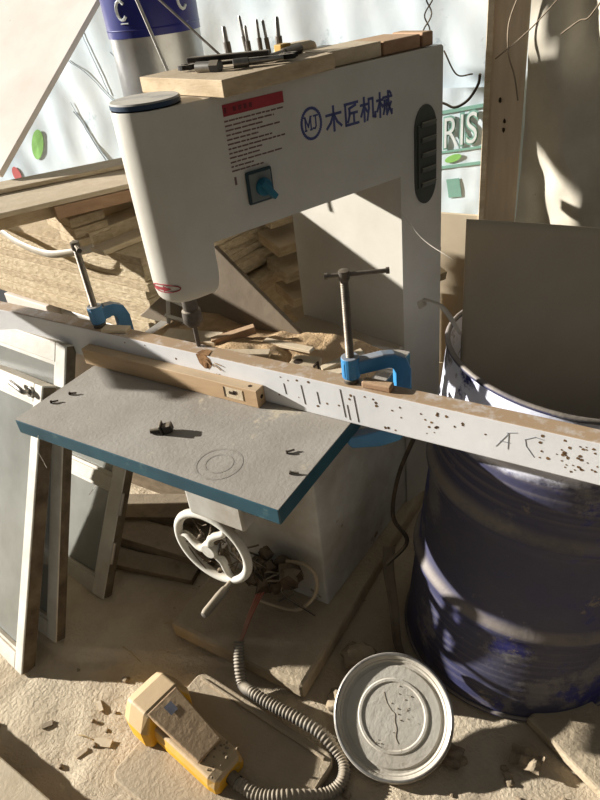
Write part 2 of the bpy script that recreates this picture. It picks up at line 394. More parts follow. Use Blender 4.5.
# table
tb = MB(); tb.bb((-1.272,.673,.761), (-.545,1.27,.7985))
tabo = tb.build('table', 'teal', mach, bevel=.003, label='teal painted table slab')
mb = MB(); mb.bb((-1.271,.674,.798), (-.546,1.269,.8)); mb.build('table_surface', 'tabletop', tabo, label='dusty worn grey table surface')
mb = MB()
for R0, R1 in ((.026,.030),(.044,.049)):
    pts = [V((-.745+math.cos(t), .725+math.sin(t), .8003)) for t in [0]]
    vs = []; fs = []
    nn = 40
    for i in range(nn):
        t = 2*PI*i/nn
        vs += [V((-.725+R0*math.cos(t), .735+R0*math.sin(t), .8004)), V((-.725+R1*math.cos(t), .735+R1*math.sin(t), .8004))]
    for i in range(nn):
        j = (i+1) % nn; fs.append((2*i, 2*i+1, 2*j+1, 2*j))
    mb.add(vs, fs)
mb.build('ring_mark', 'tabring', tabo, label='faint round stain on the table')
# handwheel
hc = V((-.895,.82,.408)); e1 = V((1,0,0)); e2 = V((0,0,1))
hw = MB().torus(hc, e1, e2, .108, .0115, 48, 12).build('handwheel', 'sash', mach, smooth=60, label='white handwheel thick with dust and cobweb')
MB().lathe([(.001,-.03),(.02,-.03),(.024,-.02),(.024,.02),(.001,.02)], hc + V((0,.01,0)), (e1, e2*-1, V((0,1,0))), 24).build('hub', 'sash', hw, smooth=35)
for k, ang in enumerate((-62, 58, 178)):
    d = e1*math.cos(math.radians(ang)) + e2*math.sin(math.radians(ang)); sd = V((0,-1,0)).cross(d)
    pts = spline([hc+V((0,-.008,0)), hc+d*.04+sd*.012+V((0,-.006,0)), hc+d*.08-sd*.006, hc+d*.105], 6)
    MB().tube(pts, [.012-.004*i/(len(pts)-1) for i in range(len(pts))], 10).build('spoke', 'sash', hw, smooth=60)
hd = hc + (e1*.02*2.2 + e2*-.10)
mb = MB(); mb.cyl(hd, hd+V((0,-.035,0)), .007); mb.lathe([(.006,.03),(.010,.035),(.0115,.06),(.011,.115),(.008,.124),(.001,.126)], hd, (e1, e2, V((0,-1,0))), 18)
mb.build('crank_handle', 'hose', hw, smooth=35, label='grey turning handle of the wheel')
MB().cyl(hc, V((hc.x,1.03,hc.z)), .014).build('wheel_shaft', 'steel', hw)
mb = MB(); rnd = random.Random(5)
for i in range(26):
    t = rnd.uniform(0, 2*PI); R0 = rnd.uniform(.03,.1); 
    c = hc + e1*R0*math.cos(t) + e2*R0*math.sin(t) + V((0,rnd.uniform(-.01,.012),0))
    t2 = t+rnd.uniform(-.9,.9); R1 = rnd.uniform(.02,.1)
    d = hc + e1*R1*math.cos(t2) + e2*R1*math.sin(t2) + V((0,rnd.uniform(-.01,.012),0))
    mb.tube([c, (c+d)/2+V((0,0,-.006)), d], rnd.uniform(.0008,.0026), 5)
    if i % 3 == 0: mb.blob(c, rnd.uniform(.005,.010), i, .5, 1)
o = mb.build('cobweb_fluff', 'grime', hw, smooth=60); o['kind'] = 'stuff'
# tangle at the base front
tg = MB()
for i in range(16):
    rr = random.Random(40+i)
    tg.blob((-.855+rr.uniform(-.075,.095), .972+rr.uniform(-.03,.03), .20+rr.uniform(-.075,.07)), rr.uniform(.016,.036), i, .7, 2, ns=2.2)
o = tg.build('cable_box_grime', 'grime', mach, smooth=50, label='opened cable box clogged with dusty grime')
o['kind'] = 'stuff'
for i in range(9):
    rr = random.Random(70+i)
    p = V((-.88+rr.uniform(-.05,.12), .96, .22+rr.uniform(-.06,.08)))
    pts = spline([p, p+V((rr.uniform(-.06,.06), -.04, rr.uniform(-.03,.05))), p+V((rr.uniform(-.06,.08), -.02, rr.uniform(-.10,-.02)))], 6)
    MB().tube(pts, rr.uniform(.002,.0045), 6).build('loose_wire', 'blackwire', mach, smooth=60)
MB().tube(spline([(-.80,.985,.235),(-.735,.985,.25),(-.700,.975,.225),(-.705,.960,.165),(-.755,.94,.105),(-.83,.93,.095),(-.88,.925,.10)], 8), .0055, 8).build('white_cable', 'whitewire', mach, smooth=60, label='pale cable looping from the cable box')
for k in range(3):
    MB().tube(spline([(-.868+.012*k,.97,.165),(-.872+.006*k,.93,.14-.004*k),(-.862+.004*k,.86,.118),(-.846+.002*k,.785,.096)], 8), .0036, 8).build('red_wire', 'redwire', mach, smooth=60, label='red wire running into the conduit')

# corrugated conduit (thing of its own)
cp = spline([(-.848,.785,.098),(-.828,.748,.066),(-.800,.716,.030),(-.755,.700,.048),(-.690,.695,.048),(-.620,.694,.048),(-.545,.690,.044),(-.482,.672,.020),(-.455,.630,.017),(-.475,.582,.017),(-.540,.527,.047),(-.600,.498,.047),(-.668,.497,.048)], 28)
rad = [.0152 if (i % 4) < 2 else .0128 for i in range(len(cp))]
tag(MB().tube(cp, rad, 16).build('corrugated_conduit', 'hose', smooth=80), 'grey corrugated cable conduit curling across the floor to the yellow pedal', 'conduit')

# ------------------------------------------------------------------ beam, block, clamps
bt, bz0, bz1, y0, y1 = None, .8, .889, .955, .996
bm_ = MB(); bm_.bb((-2.05,y0,bz0), (.22,y1,bz1))
beam = tag(bm_.build('wooden_beam', 'white', bevel=.0025), 'long white painted timber frame piece lying across the table under the drill', 'timber beam')
# gouged mortise at the drill
mb = MB(); rnd = random.Random(9)
gp = [(-.936,.887),(-.925,.8892),(-.908,.8892),(-.897,.882),(-.893,.868),(-.902,.856),(-.917,.853),(-.930,.864)]
mb.prism([V((x, y0-.0006, z)) for x, z in gp], (0,.004,0))
mb.prism([V((x, y0-.0006+k, bz1+.0004)) for x, k in ((-.934,0),(-.899,0),(-.904,.02),(-.916,.024),(-.930,.018))], (0,0,.0006))
mb.build('drilled_mortise', 'gouge', beam, label='ragged brown mortise cut under the drill bit')
mb = MB()
for i in range(7):
    rr = random.Random(20+i); p = V((-.90+rr.uniform(-.02,.03), y0-.002, .845+rr.uniform(-.01,.03)))
    mb.box(p, (rr.uniform(.006,.02), .0015, .002), (V((rr.uniform(-1,1),0,rr.uniform(-1,1))).normalized(), V((0,1,0)), V((0,0,1))))
mb.build('splinter', 'tan', beam)
mb = MB(); rnd = random.Random(11)
for cx, cz, n_, sx, sz in ((-.48,.865,6,.05,.012),(-.42,.84,8,.05,.03),(-.345,.85,8,.035,.03),(-.29,.86,3,.03,.02),(-.135,.853,16,.035,.026),(-.10,.835,16,.03,.02),(-.60,.85,6,.06,.03),(-.08,.868,8,.03,.012),(-1.2,.85,4,.2,.03),(-.68,.85,5,.04,.03)):
    for _ in range(n_):
        x = cx+rnd.uniform(-sx,sx); z = min(max(cz+rnd.uniform(-sz,sz), .806), .882); r = rnd.uniform(.0012,.0033)
        mb.prism([V((x+r*math.cos(t)*rnd.uniform(.7,1.3), y0-.0005, z+r*math.sin(t)*rnd.uniform(.7,1.2))) for t in [2*PI*k/7 for k in range(7)]], (0,.001,0))
o = mb.build('nail_hole', 'wormhole', beam, label='clusters of rusty nail holes'); o['kind'] = 'stuff'
mb = MB()
for x, za, zb in ((-.655,.868,.820),(-.618,.860,.83),(-.560,.880,.812),(-.530,.872,.808),(-.548,.845,.808),(-.70,.862,.835)):
    mb.box(V((x, y0-.0003, (za+zb)/2)), (.0009,.0012,za-zb), (V((1,0,.12)).normalized(), V((0,1,0)), V((-.12,0,1)).normalized()))
mb.build('crack', 'hole', beam)
mb = MB(); F = V((1,0,0)); NB = V((0,-1,0))
strokes(mb, [[(0,0),(.6,1)], [(.6,1),(.62,.0)], [(.2,.4),(.7,.42)], [(.5,1.0),(1,1.15)]], V((-.245,y0-.0003,.832)), F, UP, (.035,.035), .0012, .0006, NB)
strokes(mb, [[(1,.95),(.55,1.0),(.0,.75),(.1,.4),(.6,-.1)]], V((-.195,y0-.0003,.832)), F, UP, (.030,.040), .0012, .0006, NB)
mb.build('pencil_mark', 'pencil', beam, label='pencilled letters A C')

# stop block
sb = MB().bb((-1.30,.926,.8005), (-.756,.9545,.845)).build('stop_block', 'tan', bevel=.0015)
tag(sb, 'tan wooden strip lying on the table along the front of the white beam', 'wood strip')
mb = MB(); mb.bb((-.845,.9248,.811), (-.795,.9262,.838)); lp = mb.build('latch_plate', 'rawwoodb', sb, label='pale lock plate with a dark keyhole slot')
mb = MB(); mb.bb((-.832,.9238,.822), (-.815,.925,.829)); mb.bb((-.820,.9238,.825), (-.811,.925,.833)); mb.bb((-.8465,.9238,.811), (-.8445,.9252,.838)); mb.build('slot', 'hole', lp)
MB().cyl((-.782,.940,.8445), (-.782,.940,.8456), .0045, n=12).build('screw_hole', 'hole', sb)
MB().cyl((-.7565,.942,.823), (-.7552,.942,.823), .005, n=12).build('screw_hole', 'hole', sb)

def gclamp(name, P, dirv, top, bar, barr, frame_m, label, z_low=.722, throat=.10, ptop=.905):
    """P: foot of the screw on the beam; dirv: horizontal direction of the C frame"""
    t = thing(name, (P.x, P.y, P.z), label, 'clamp', 'screw clamps on the white beam')
    d = dirv.normalized(); sd = UP.cross(d); th = .024
    zt = ptop+.036
    o = [(-.017,ptop),(.017,ptop-.002),(.06,ptop+.004)]
    inner = [(.03,ptop+.002),(throat-.02,ptop+.004)] + [(throat-.02+.014*math.sin(k), ptop-.010+.014*math.cos(k)) for k in (0.5,1.0,1.5)]
    inner += [(throat-.006, z_low+.06),(throat-.016, z_low+.040),(.02, z_low+.036)]
    lower = [(-.018,z_low+.036),(-.020,z_low+.016),(-.012,z_low+.004),(.05,z_low-.006),(throat,z_low)]
    outer = [(throat+.024,z_low+.03),(throat+.028,z_low+.08),(throat+.028,zt-.045),(throat+.018,zt-.016),(throat-.006,zt-.002),(throat-.03,zt+.001),(.02,zt-.002),(-.017,zt)]
    pts = [(-.017,ptop)] + inner + lower + outer
    poly = [V((P.x,P.y,0)) + d*p + UP*z - sd*th/2 for p, z in pts]
    fr = MB().prism(poly, sd*th).build('clamp_frame', frame_m, t, bevel=.004)
    MB().cyl(V((P.x,P.y,ptop-.004)), V((P.x,P.y,zt+.006)), .0185, n=24).build('screw_boss', frame_m, fr, bevel=.002)
    sp_ = []; n = 90
    prof = [(.001,P.z+.012)]
    z = P.z+.012
    while z < top-.012:
        prof += [(.0085,z),(.0072,z+.0018)]; z += .0036
    prof += [(.0085,top-.012),(.0105,top-.008),(.0105,top+.008),(.001,top+.010)]
    sc = MB().lathe(prof, (P.x,P.y,0), n=14).build('clamp_screw', 'steel', t, smooth=60, label='threaded steel screw')
    b = bar.normalized(); c = V((P.x,P.y,top))
    mb = MB(); mb.cyl(c+b*barr[0], c+b*barr[1], .0042, n=12)
    mb.cyl(c+b*barr[0], c+b*(barr[0]+.006), .0062, n=12); mb.cyl(c+b*(barr[1]-.006), c+b*barr[1], .0062, n=12)
    mb.build('tee_bar', 'steel', sc, smooth=35)
    MB().lathe([(.008,.02),(.010,.012),(.016,.008),(.016,.0008),(.001,.0008)], (P.x,P.y,P.z), n=20).build('swivel_pad', 'steel', sc, smooth=35)
    return t
gclamp('screw_clamp', V((-.548,.978,bz1)), V((.75,.66,0)), 1.12, V((.86,.51,0)), (-.036,.083), 'clampblue', 'bright blue screw clamp with an upright screw near the right end of the table', throat=.095)
gclamp('screw_clamp', V((-1.266,.978,bz1)), V((.35,.93,0)), 1.105, V((.85,-.53,0)), (-.022,.05), 'clampgrey', 'dusty blue screw clamp at the left end of the table before the chipboard pile', throat=.052)
tag(board(MB(), (-1.205,.974,.894), 75, .07, .028, .009).build('wood_scrap', 'rawwoodb', bevel=.001), 'little flat wood offcut on the beam beside the left clamp', 'wood scrap')
tag(board(MB(), (-.488,.974,.8965), 88, .062, .022, .014).build('wood_scrap', 'brownwood', bevel=.003), 'short brown peg of wood on the beam beside the right clamp', 'wood scrap')

# knob on the table
kb = thing('clamp_bolt', (-.90,.775,.8), 'small dark wing bolt lying alone on the dusty table', 'bolt')
kx = (V((.8,.5,.2)).normalized(), V((-.5,.8,0)).normalized(), V((-.15,-.1,1)).normalized())
MB().box(V((-.892,.778,.811)), (.022,.020,.018), kx).build('bolt_head', 'darksteel', kb, bevel=.003)
MB().cyl((-.900,.772,.808), (-.924,.758,.806), .0055, n=12).build('bolt_shank', 'darksteel', kb, smooth=35)
MB().box(V((-.903,.772,.812)), (.005,.026,.023), kx).build('collar', 'darksteel', kb, bevel=.002)
for i, (x, y, d, lab) in enumerate(((-.617,.815,40,'small screw on the table nearest the beam'), (-.578,.765,70,'small bent screw near the right edge of the table'), (-1.225,.80,60,'brown chip on the back left corner of the table'), (-1.24,.755,50,'dark chip on the front left corner of the table'))):
    a = H(d)
    mb = MB(); mb.cyl(V((x,y,.804)), V((x,y,.804))+a*.018, .0022, n=8); mb.cyl(V((x,y,.804)), V((x,y,.804))+a*.003, .004, n=10)
    tag(mb.build('screw', 'steel' if i < 2 else 'hole', smooth=35), lab, 'screw', 'bits lying on the table')

# sawdust and offcuts behind the beam
def saw(u, v):
    x = -1.24+u*.66; y = .999+v*.25
    e = min(u, 1-u, v*1.0+.12, 1-v)*5; e = max(0, min(1, e))
    z = .8005 + e*(.012 + .03*max(0, noise.noise(V((x*6, y*6, 2)))+.5) + .006*noise.noise(V((x*30, y*30, 1)))) + .018*e
    return V((x, y, z))
o = MB().grid(saw, 90, 40).build('sawdust', 'sawdust', smooth=70)
tag(o, 'heap of tan sawdust and shavings on the table behind the beam', 'sawdust', kind='stuff')
chips = [((-.86,1.03,.862),70,.13,.022,.012,0,'long shaving board offcut lying in sawdust under the drill'),
         ((-1.04,1.06,.856),82,.16,.05,.012,2,'flat pale offcut in the sawdust left of the drill'),
         ((-.93,1.09,.866),48,.11,.018,.020,8,'dark stubby batten in the sawdust behind the drill'),
         ((-.60,1.035,.866),60,.09,.020,.010,6,'splintered strip beside the foot of the right clamp'),
         ((-.62,1.07,.872),40,.10,.016,.008,10,'thin splinter behind the right clamp screw'),
         ((-.78,1.10,.862),95,.14,.018,.008,3,'thin lath in the middle of the sawdust')]
for c, hd_, l, w, t, pt, lab in chips:
    tag(board(MB(), c, hd_, l, w, t, pt, 4).build('offcut', 'brownwood' if 'dark' in lab else 'rawwoodb', bevel=.001), lab, 'wood offcut', 'offcuts behind the beam')
hb = thing('slotted_bracket', (-.70,1.05,.84), 'pale wooden bracket with a dark hole in the sawdust behind the beam', 'bracket')
board(MB(), (-.70,1.045,.858), 80, .065, .045, .022).build('body', 'rawwood', hb, bevel=.003)
MB().cyl((-.712,1.035,.868), (-.712,1.035,.8697), .011, n=16).build('bolt_hole', 'hole', hb)
MB().box(V((-.668,1.038,.862)), (.004,.02,.018)).build('slot', 'hole', hb)

# dark board leaning behind the drill
mb = MB(); e = V((.229,0,-.208)).normalized(); e_ = V((-.208,0,-.229)).normalized()
c0 = V((-1.025,1.19,1.045)); nrm = V((0,1,.18)).normalized()
mb.prism([c0 + p for p in (V((0,0,0)), e*.34, e*.34+V((-.02,-.05,-.06))*0+V((-.03,0,-.06)), V((-.33,0,-.245)), V((-.075,0,-.06)))], nrm*.012)
tag(mb.build('leaning_board', 'greyply', bevel=.002), 'brown board with a slanting edge leaning in the shade behind the drill', 'board')

# white small bracket behind head
wb = thing('white_bracket', (-1.18,1.16,.84), 'small white open bracket standing in the sawdust just left of the drill', 'bracket')
for k, (a, b) in enumerate((((-1.20,1.15,.83),(-1.19,1.16,.905)), ((-1.145,1.15,.83),(-1.135,1.165,.88)), ((-1.195,1.155,.90),(-1.135,1.165,.875)), ((-1.2,1.15,.845),(-1.14,1.15,.84)))):
    a = V(a); b = V(b); d = (b-a).normalized(); w = d.orthogonal().normalized()
    MB().box((a+b)/2, ((b-a).length+.008, .010, .018), (d, w, d.cross(w))).build('bracket_bar', 'sash', wb, bevel=.001)

# ------------------------------------------------------------------ window sashes
def sash(B, ex, leanp, w, h, stile, rail, th, label, mids=(), handle=False, hinges=False, lx=0):
    eu = V((lx, leanp, 1)).normalized(); ex = V(ex).normalized(); ex = (ex - eu*eu.dot(ex)).normalized(); en = ex.cross(eu)
    if en.y < 0: en = -en
    t = thing('window_sash', B, label, 'window sash', 'old window sashes leaning beside the table')
    B = V(B)
    def bar(x0, x1, z0, z1, nm, m='sash', t0=0, t1=th, par=t, bev=.003):
        c = B + ex*(x0+x1)/2 + eu*(z0+z1)/2 + en*(t0+t1)/2
        return MB().box(c, (abs(x1-x0), abs(z1-z0), t1-t0), (ex, eu, en)).build(nm, m, par, bevel=bev)
    s1 = bar(0, stile, 0, h, 'stile'); bar(w-stile, w, 0, h, 'stile')
    bar(.0008-.0016, .0012, .004, h-.004, 'edge_strip', 'sashedge', .004, th-.002, s1, 0)
    bar(stile, w-stile, 0, rail, 'rail'); bar(stile, w-stile, h-rail, h, 'rail')
    zs = [rail] + list(mids) + [h-rail]
    for m_ in mids: bar(stile, w-stile, m_, m_+rail*.8, 'rail')
    lo = rail
    for k in range(len(zs)-1):
        zt_ = zs[k+1]
        bar(stile, w-stile, lo, zt_, 'pane', 'glass', th*.45, th*.45+.004, t, 0)
        # glazing beads
        pb = [(stile, stile+.010, lo, zt_), (w-stile-.010, w-stile, lo, zt_), (stile, w-stile, lo, lo+.010), (stile, w-stile, zt_-.010, zt_)]
        for b_ in pb: bar(*b_, 'glazing_bead', 'sash', th*.15, th*.42, t, 0)
        lo = zt_+rail*.8
    if handle:
        c = B + ex*.055 + eu*(h-rail*.5)
        f = MB(); f.lathe([(.015,0),(.014,.006),(.001,.007)], c - en*.0, (ex, eu, -en), 20); ho = f.build('handle', 'bright', t, smooth=35, label='metal sash handle')
        MB().tube(spline([c-en*.006, c-en*.022, c-en*.026+ex*.02+eu*.006, c-en*.024+ex*.07+eu*.012], 6), .007, 10).build('lever', 'bright', ho, smooth=60)
    if hinges:
        for z in (.12, h*.45):
            MB().cyl(B + eu*z - ex*.005 + en*.004, B + eu*(z+.07) - ex*.005 + en*.004, .006, n=10).build('hinge', 'alu', t, smooth=35)
    return t
sash((-1.404,.459,.002), (-.98,.2,0), .52, .62, .845, .042, .052, .042, 'white window sash with a metal handle, frontmost of the leaning sashes', handle=True)
sash((-1.395,.580,.004), (-.98,.12,.06), .425, .60, .905, .044, .055, .034, 'white window sash second from the front, its top resting against the white beam', lx=.03)
sash((-1.385,.765,.002), (-.985,.17,0), .66, .5, .62, .058, .05, .034, 'grey shaded window sash with hinges, rearmost of the leaning sashes', mids=(.345,), hinges=True)

# ------------------------------------------------------------------ drum
DC = V((-.236,1.245,0)); DU = V((.86,.51,0)); DW = V((-.51,.86,0)); DR = .295
drum = thing('steel_drum', DC, 'big battered blue steel drum with peeling paint standing right of the machine', 'drum')
def ring(z, r, n=72, th=None):
    th = math.radians(7.5)*min(1, max(0, (z-.03)/.35)) if th is None else th
    Lx = .067*(z/.88); r = r - .032*(z/.88)
    c = DC + DU*Lx + UP*z; e1_ = DU*math.cos(th) - UP*math.sin(th)
    return [c + (e1_*math.cos(a) + DW*math.sin(a))*r for a in [2*PI*i/n for i in range(n)]]
prof = [(0,DR-.004),(.006,DR),(.02,DR+.001),(.03,DR-.003)]
def ribz(z):
    r = DR-.002
    for zc, amp, w in ((.285,.013,.018),(.56,.013,.018)): r += amp*math.exp(-((z-zc)/w)**2)
    for k in range(9):
        zc = .06+.022*k
        if zc < .25: r += .0017*math.exp(-((z-zc)/.006)**2)
    for k in range(5):
        zc = .62+.026*k; r += .003*math.exp(-((z-zc)/.007)**2)
    return r
z = .036
while z < .865: prof.append((z, ribz(z))); z += .0065
prof += [(.868,DR-.002)]
def dent(rg):
    out = []
    for p in rg:
        k = 1 - .012*max(0, noise.noise(p*4)) ; c = V((DC.x, DC.y, p.z)); out.append(p + (c-p)*(.03*max(0, noise.noise(p*3.3+V((4,0,0))))))
    return out
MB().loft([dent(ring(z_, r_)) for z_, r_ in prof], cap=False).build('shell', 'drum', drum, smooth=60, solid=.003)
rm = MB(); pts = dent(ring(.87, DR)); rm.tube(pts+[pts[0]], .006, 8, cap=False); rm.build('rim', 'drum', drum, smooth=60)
bt_ = MB(); bt_.add(dent(ring(.012, DR-.006)), [tuple(range(72))]); bt_.build('bottom', 'drumin', drum)
rm = MB(); pts = ring(.006, DR+.002); rm.tube(pts+[pts[0]], .006, 8, cap=False); rm.build('foot_rim', 'drum', drum, smooth=60)

# board standing in the drum
def shf(u, v):
    p = V((-.395,1.180,.0)) + V((.86,.51,0))*(.455*u) + V((-.51,.86,0))*(.035*v + .030*math.sin(PI*u) - .012*(1-u)**4*v)
    z0_ = .30; ztop_ = 1.160 - .085*u - .010*math.sin(PI*u)
    p.z = z0_ + (ztop_-z0_)*v; p.x += .012*v*(1-u); return p
tag(MB().grid(shf, 40, 30).build('brown_board_sheet', 'sheet', smooth=60, solid=.004), 'large bent brown board standing up out of the blue drum', 'board')
# torn strip at the drum mouth
tag(MB().grid(lambda u, v: spline([(-.379,1.139,.945),(-.406,1.129,.994),(-.424,1.123,1.014),(-.452,1.112,1.022),(-.449,1.113,1.006)], 8)[int(round(u*32))] + V((.010,.006,.004))*(v-.5)*(.5+.9*u) + UP*.004*math.sin(u*9)*(v-.5), 32, 2).build('torn_strip', 'strap', smooth=60, solid=.0015), 'torn pale strip curling off the mouth of the blue drum', 'strip')

# ------------------------------------------------------------------ lid
Bl = V((-.350,.680,.004)); tl = math.radians(26); hdv = V((-.40,.917,0)).normalized()
eu = hdv*math.cos(tl) + UP*math.sin(tl); es = V((hdv.y,-hdv.x,0)); en = es.cross(eu)
if en.z < 0: en = -en
LR = .143; lc = Bl + eu*LR + en*.004
prof = [(.001,.004),(.074,.004),(.077,.0062),(.082,.0062),(.085,.004),(.112,.004),(.116,.0015),(.122,.0015),(.126,.006),(.129,.006),(.131,.010),(.136,.014),(.141,.013),(.143,.009),(.143,-.004),(.140,-.004)]
lid = MB().lathe(prof, lc, (es, eu, en), 72, cap=False).build('drum_lid', 'lid', smooth=0, solid=.0012)
tag(lid, 'round dusty metal bucket lid leaning on the floor by the blue drum', 'lid')
MB().torus(lc+en*.0115, es, eu, .1385, .0042, 72, 8).build('rolled_rim', 'lidrim', lid, smooth=60, label='shiny rolled rim')
mb = MB(); cr = [lc + es*x + eu*y + en*.0048 for x, y in ((-.022,.052),(-.016,.03),(-.004,.012),(.004,.004),(.004,-.012),(.008,-.028),(.006,-.046),(.012,-.06))]
mb.tube(spline(cr, 4), .0006, 5); mb.build('crack', 'leaf', lid)
mb = MB(); rnd = random.Random(15)
for i in range(26):
    x = rnd.gauss(.03,.02); y = rnd.gauss(.015,.03)
    if rnd.random() < .4: x = rnd.gauss(0,.05); y = rnd.gauss(-.08,.015)
    if x*x+y*y < .115**2: mb.blob(lc+es*x+eu*y+en*.005, rnd.uniform(.0007,.0018), i, .4, 1)
o = mb.build('dirt_crumbs', 'stone', lid); o['kind'] = 'stuff'
# stones holding the lid up
for i, (x, y, z, r, sc, lab) in enumerate(((-.455,.905,.045,.055,(1.1,1,.9),'dusty lump of rubble propping the back of the metal lid'), (-.56,.93,.035,.04,(1.2,1,.8),'smaller lump of rubble left of the one behind the lid'), (-.545,.80,.02,.03,(1.3,1,.7),'flat stone between the conduit and the metal lid'))):
    tag(MB().blob((x,y,z*.75), r, i+3, .5, 3, sc).build('rubble', 'stone', smooth=30), lab, 'rubble')

# ------------------------------------------------------------------ foot pedal and plate
fp = MB()
def rrect(c, d, l, w, r, z):
    w_ = V((-d.y,d.x,0)); pts = []
    for sx, sy, a in ((1,1,0),(-1,1,90),(-1,-1,180),(1,-1,270)):
        for k in range(6):
            t = math.radians(a+90*k/5); pts.append(c + d*(sx*(l/2-r)+r*math.cos(t)) + w_*(sy*(w/2-r)+r*math.sin(t)) + UP*z)
    return pts
pd = V((.9965,-.083,0)); pw = V((.083,.9965,0))
pc = V((-.722,.517,0))
fpl = MB().prism(rrect(pc, pd, .44, .33, .025, .0), (0,0,.029)).build('foot_plate', 'plate', bevel=.004)
tag(fpl, 'flat dusty metal plate with rounded corners under the yellow pedal', 'plate')
MB().box(pc + pw*.145 + UP*.031, (.40,.008,.008), (pd, pw, UP)).build('plate_lip', 'plate', fpl, bevel=.002)
pdl = thing('foot_pedal', (-.86,.53,.029), 'chunky yellow foot pedal switch covered in dust on the floor', 'foot pedal')
d = V((.985,-.17,0)).normalized(); w_ = V((-d.y,d.x,0)); o0 = V((-1.0,.556,.0295))
def sec(l, hw_, h, ch):
    c = o0 + d*l
    return [c - w_*hw_, c - w_*hw_*1.0 + UP*h*.52, c - w_*(hw_-ch) + UP*h, c + w_*(hw_-ch) + UP*h, c + w_*hw_ + UP*h*.52, c + w_*hw_]
hood = MB().loft([sec(-.012,.040,.045,.012), sec(0,.058,.072,.018), sec(.02,.070,.098,.022), sec(.045,.076,.112,.026), sec(.095,.076,.114,.026), sec(.112,.066,.108,.02)]).build('hood', 'yellow', pdl, bevel=.006, seg=3)
bod = MB().loft([sec(.085,.055,.062,.006), sec(.12,.052,.058,.006), sec(.30,.050,.055,.006), sec(.318,.046,.050,.008), sec(.325,.038,.044,.01)]).build('body', 'yellow', pdl, bevel=.005, seg=3)
def tre(u, v): 
    l = .10+.165*u; h = .106-.044*u
    return o0 + d*l + w_*((v-.5)*2*(.046-.010*u)) + UP*h
tr_ = MB().grid(tre, 6, 4).build('treadle', 'treadle', pdl, solid=.014, bevel=.003)
mb = MB(); mb.grid(lambda u, v: tre(.12+.16*u, .40+.25*v)+UP*.0082+V((0,0,.0004)), 3, 3); mb.build('worn_sticker', 'bluepatch', tr_, label='scrap of faded blue sticker')
mb = MB(); pE = o0 + d*.325
mb.cyl(pE + UP*.02 - d*.004, pE + UP*.02 + d*.022, .016, n=18); mb.build('cable_gland', 'darksteel', pdl, smooth=35)
mb = MB(); rnd = random.Random(31)
for i in range(40):
    u = rnd.uniform(.24,.31); v = rnd.uniform(-.04,.045); mb.blob(o0+d*u+w_*v+UP*.0565, rnd.uniform(.001,.004), i, .5, 1)
o = mb.build('dust_crumbs', 'stone', pdl); o['kind'] = 'stuff'

# ------------------------------------------------------------------ timber on the floor
tag(board(MB(), (-1.27,.17,.03), 93, .62, .20, .055, 0).build('floor_plank', 'rawwoodb', bevel=.004), 'grey plank lying on the floor in the near left corner', 'plank')
tag(board(MB(), (.09,.94,.012), 118, .40, .16, .03).build('floor_slab', 'concrete', bevel=.006), 'flat slab on the floor at the foot of the drum on the right', 'slab')
for i, (c, hd_, l, w, t, lab) in enumerate((((-1.40,1.02,.03),84,.52,.10,.05,'thick plank on the floor in the dark under the table'), ((-1.37,.93,.012),78,.42,.07,.024,'thin plank on the floor just behind the rearmost sash'), ((-1.36,1.17,.05),66,.6,.12,.04,'slanted plank on the floor deepest under the table'))):
    tag(board(MB(), c, hd_, l, w, t).build('floor_plank', 'dimwood', bevel=.003), lab, 'plank')
mb = MB(); board(mb, (-1.30,1.155,.33), 97, .50, .12, .02, -38, 60)
tag(mb.build('leaning_plank', 'dimwood', bevel=.002), 'plank leaning diagonally in the dark behind the handwheel', 'plank')

tag(MB().bb((-1.75,1.232,0), (-1.095,1.248,.50)).build('shade_board', 'dimwood', bevel=.002), 'added dark board under the table, blocking the view of sunlit floor behind', 'board')  # added board, keeps the sunlit floor behind it out of view
# ------------------------------------------------------------------ chipboard pile
ph = 8.0
fx = V((.994,-.108,0)); ac = V((.108,.994,0)); pcn = V((-1.385,1.262,0))     # right front corner of the pile
mb = MB(); mb.box(pcn - fx*.30 + ac*.45 + UP*.339, (.5,.5,.678), (fx, ac, UP)); tag(mb.build('bearer_block', 'rawwood', bevel=.006), 'timber block carrying the right half of the chipboard pile', 'timber')
lowb = MB().box(pcn - fx*.72 + ac*.30 + UP*.339, (.28,.62,.678), (fx, ac, UP)).build('pale_crate', 'panel', bevel=.004)
tag(lowb, 'pale crate under the left half of the chipboard pile', 'crate')
tag(MB().cyl(pcn - fx*.56 + ac*.06 + UP*.640, pcn - fx*.06 + ac*.10 + UP*.60, .032, n=20).build('round_pole', 'alu', smooth=35), 'grey round pole tucked under the front of the chipboard pile', 'pole')
z = .680; i = 0; rnd = random.Random(2)
N_ = 10
while i < N_:
    t = .0272
    ov = rnd.uniform(-.02,.024) if i % 3 else rnd.uniform(.0,.05); fw = rnd.uniform(-.004,.004)
    W = .92 + ov; D = .78
    mb = MB()
    # ragged right side
    n = 14; right = []
    for k in range(n+1):
        right.append(pcn + ac*(D*k/n+fw) + fx*(ov + .012*noise.noise(V((k*1.7, i*2.3, 0)))))
    poly = right + [pcn + ac*(D+fw) - fx*.92, pcn + ac*fw - fx*.92]
    mb.prism([p+UP*z for p in poly], (0,0,t-.0012))
    o = mb.build('chipboard_sheet', 'osb' if i % 3 else 'osb2', bevel=.0015)
    lab = 'chipboard sheet in the thick pile behind the left clamp'
    if i == N_-1: lab = 'topmost chipboard sheet of the pile behind the left clamp'
    if i == 0: lab = 'lowest chipboard sheet of the pile behind the left clamp'
    tag(o, lab, 'chipboard sheet', 'chipboard sheets in the pile')
    z += t; i += 1
ztop = z
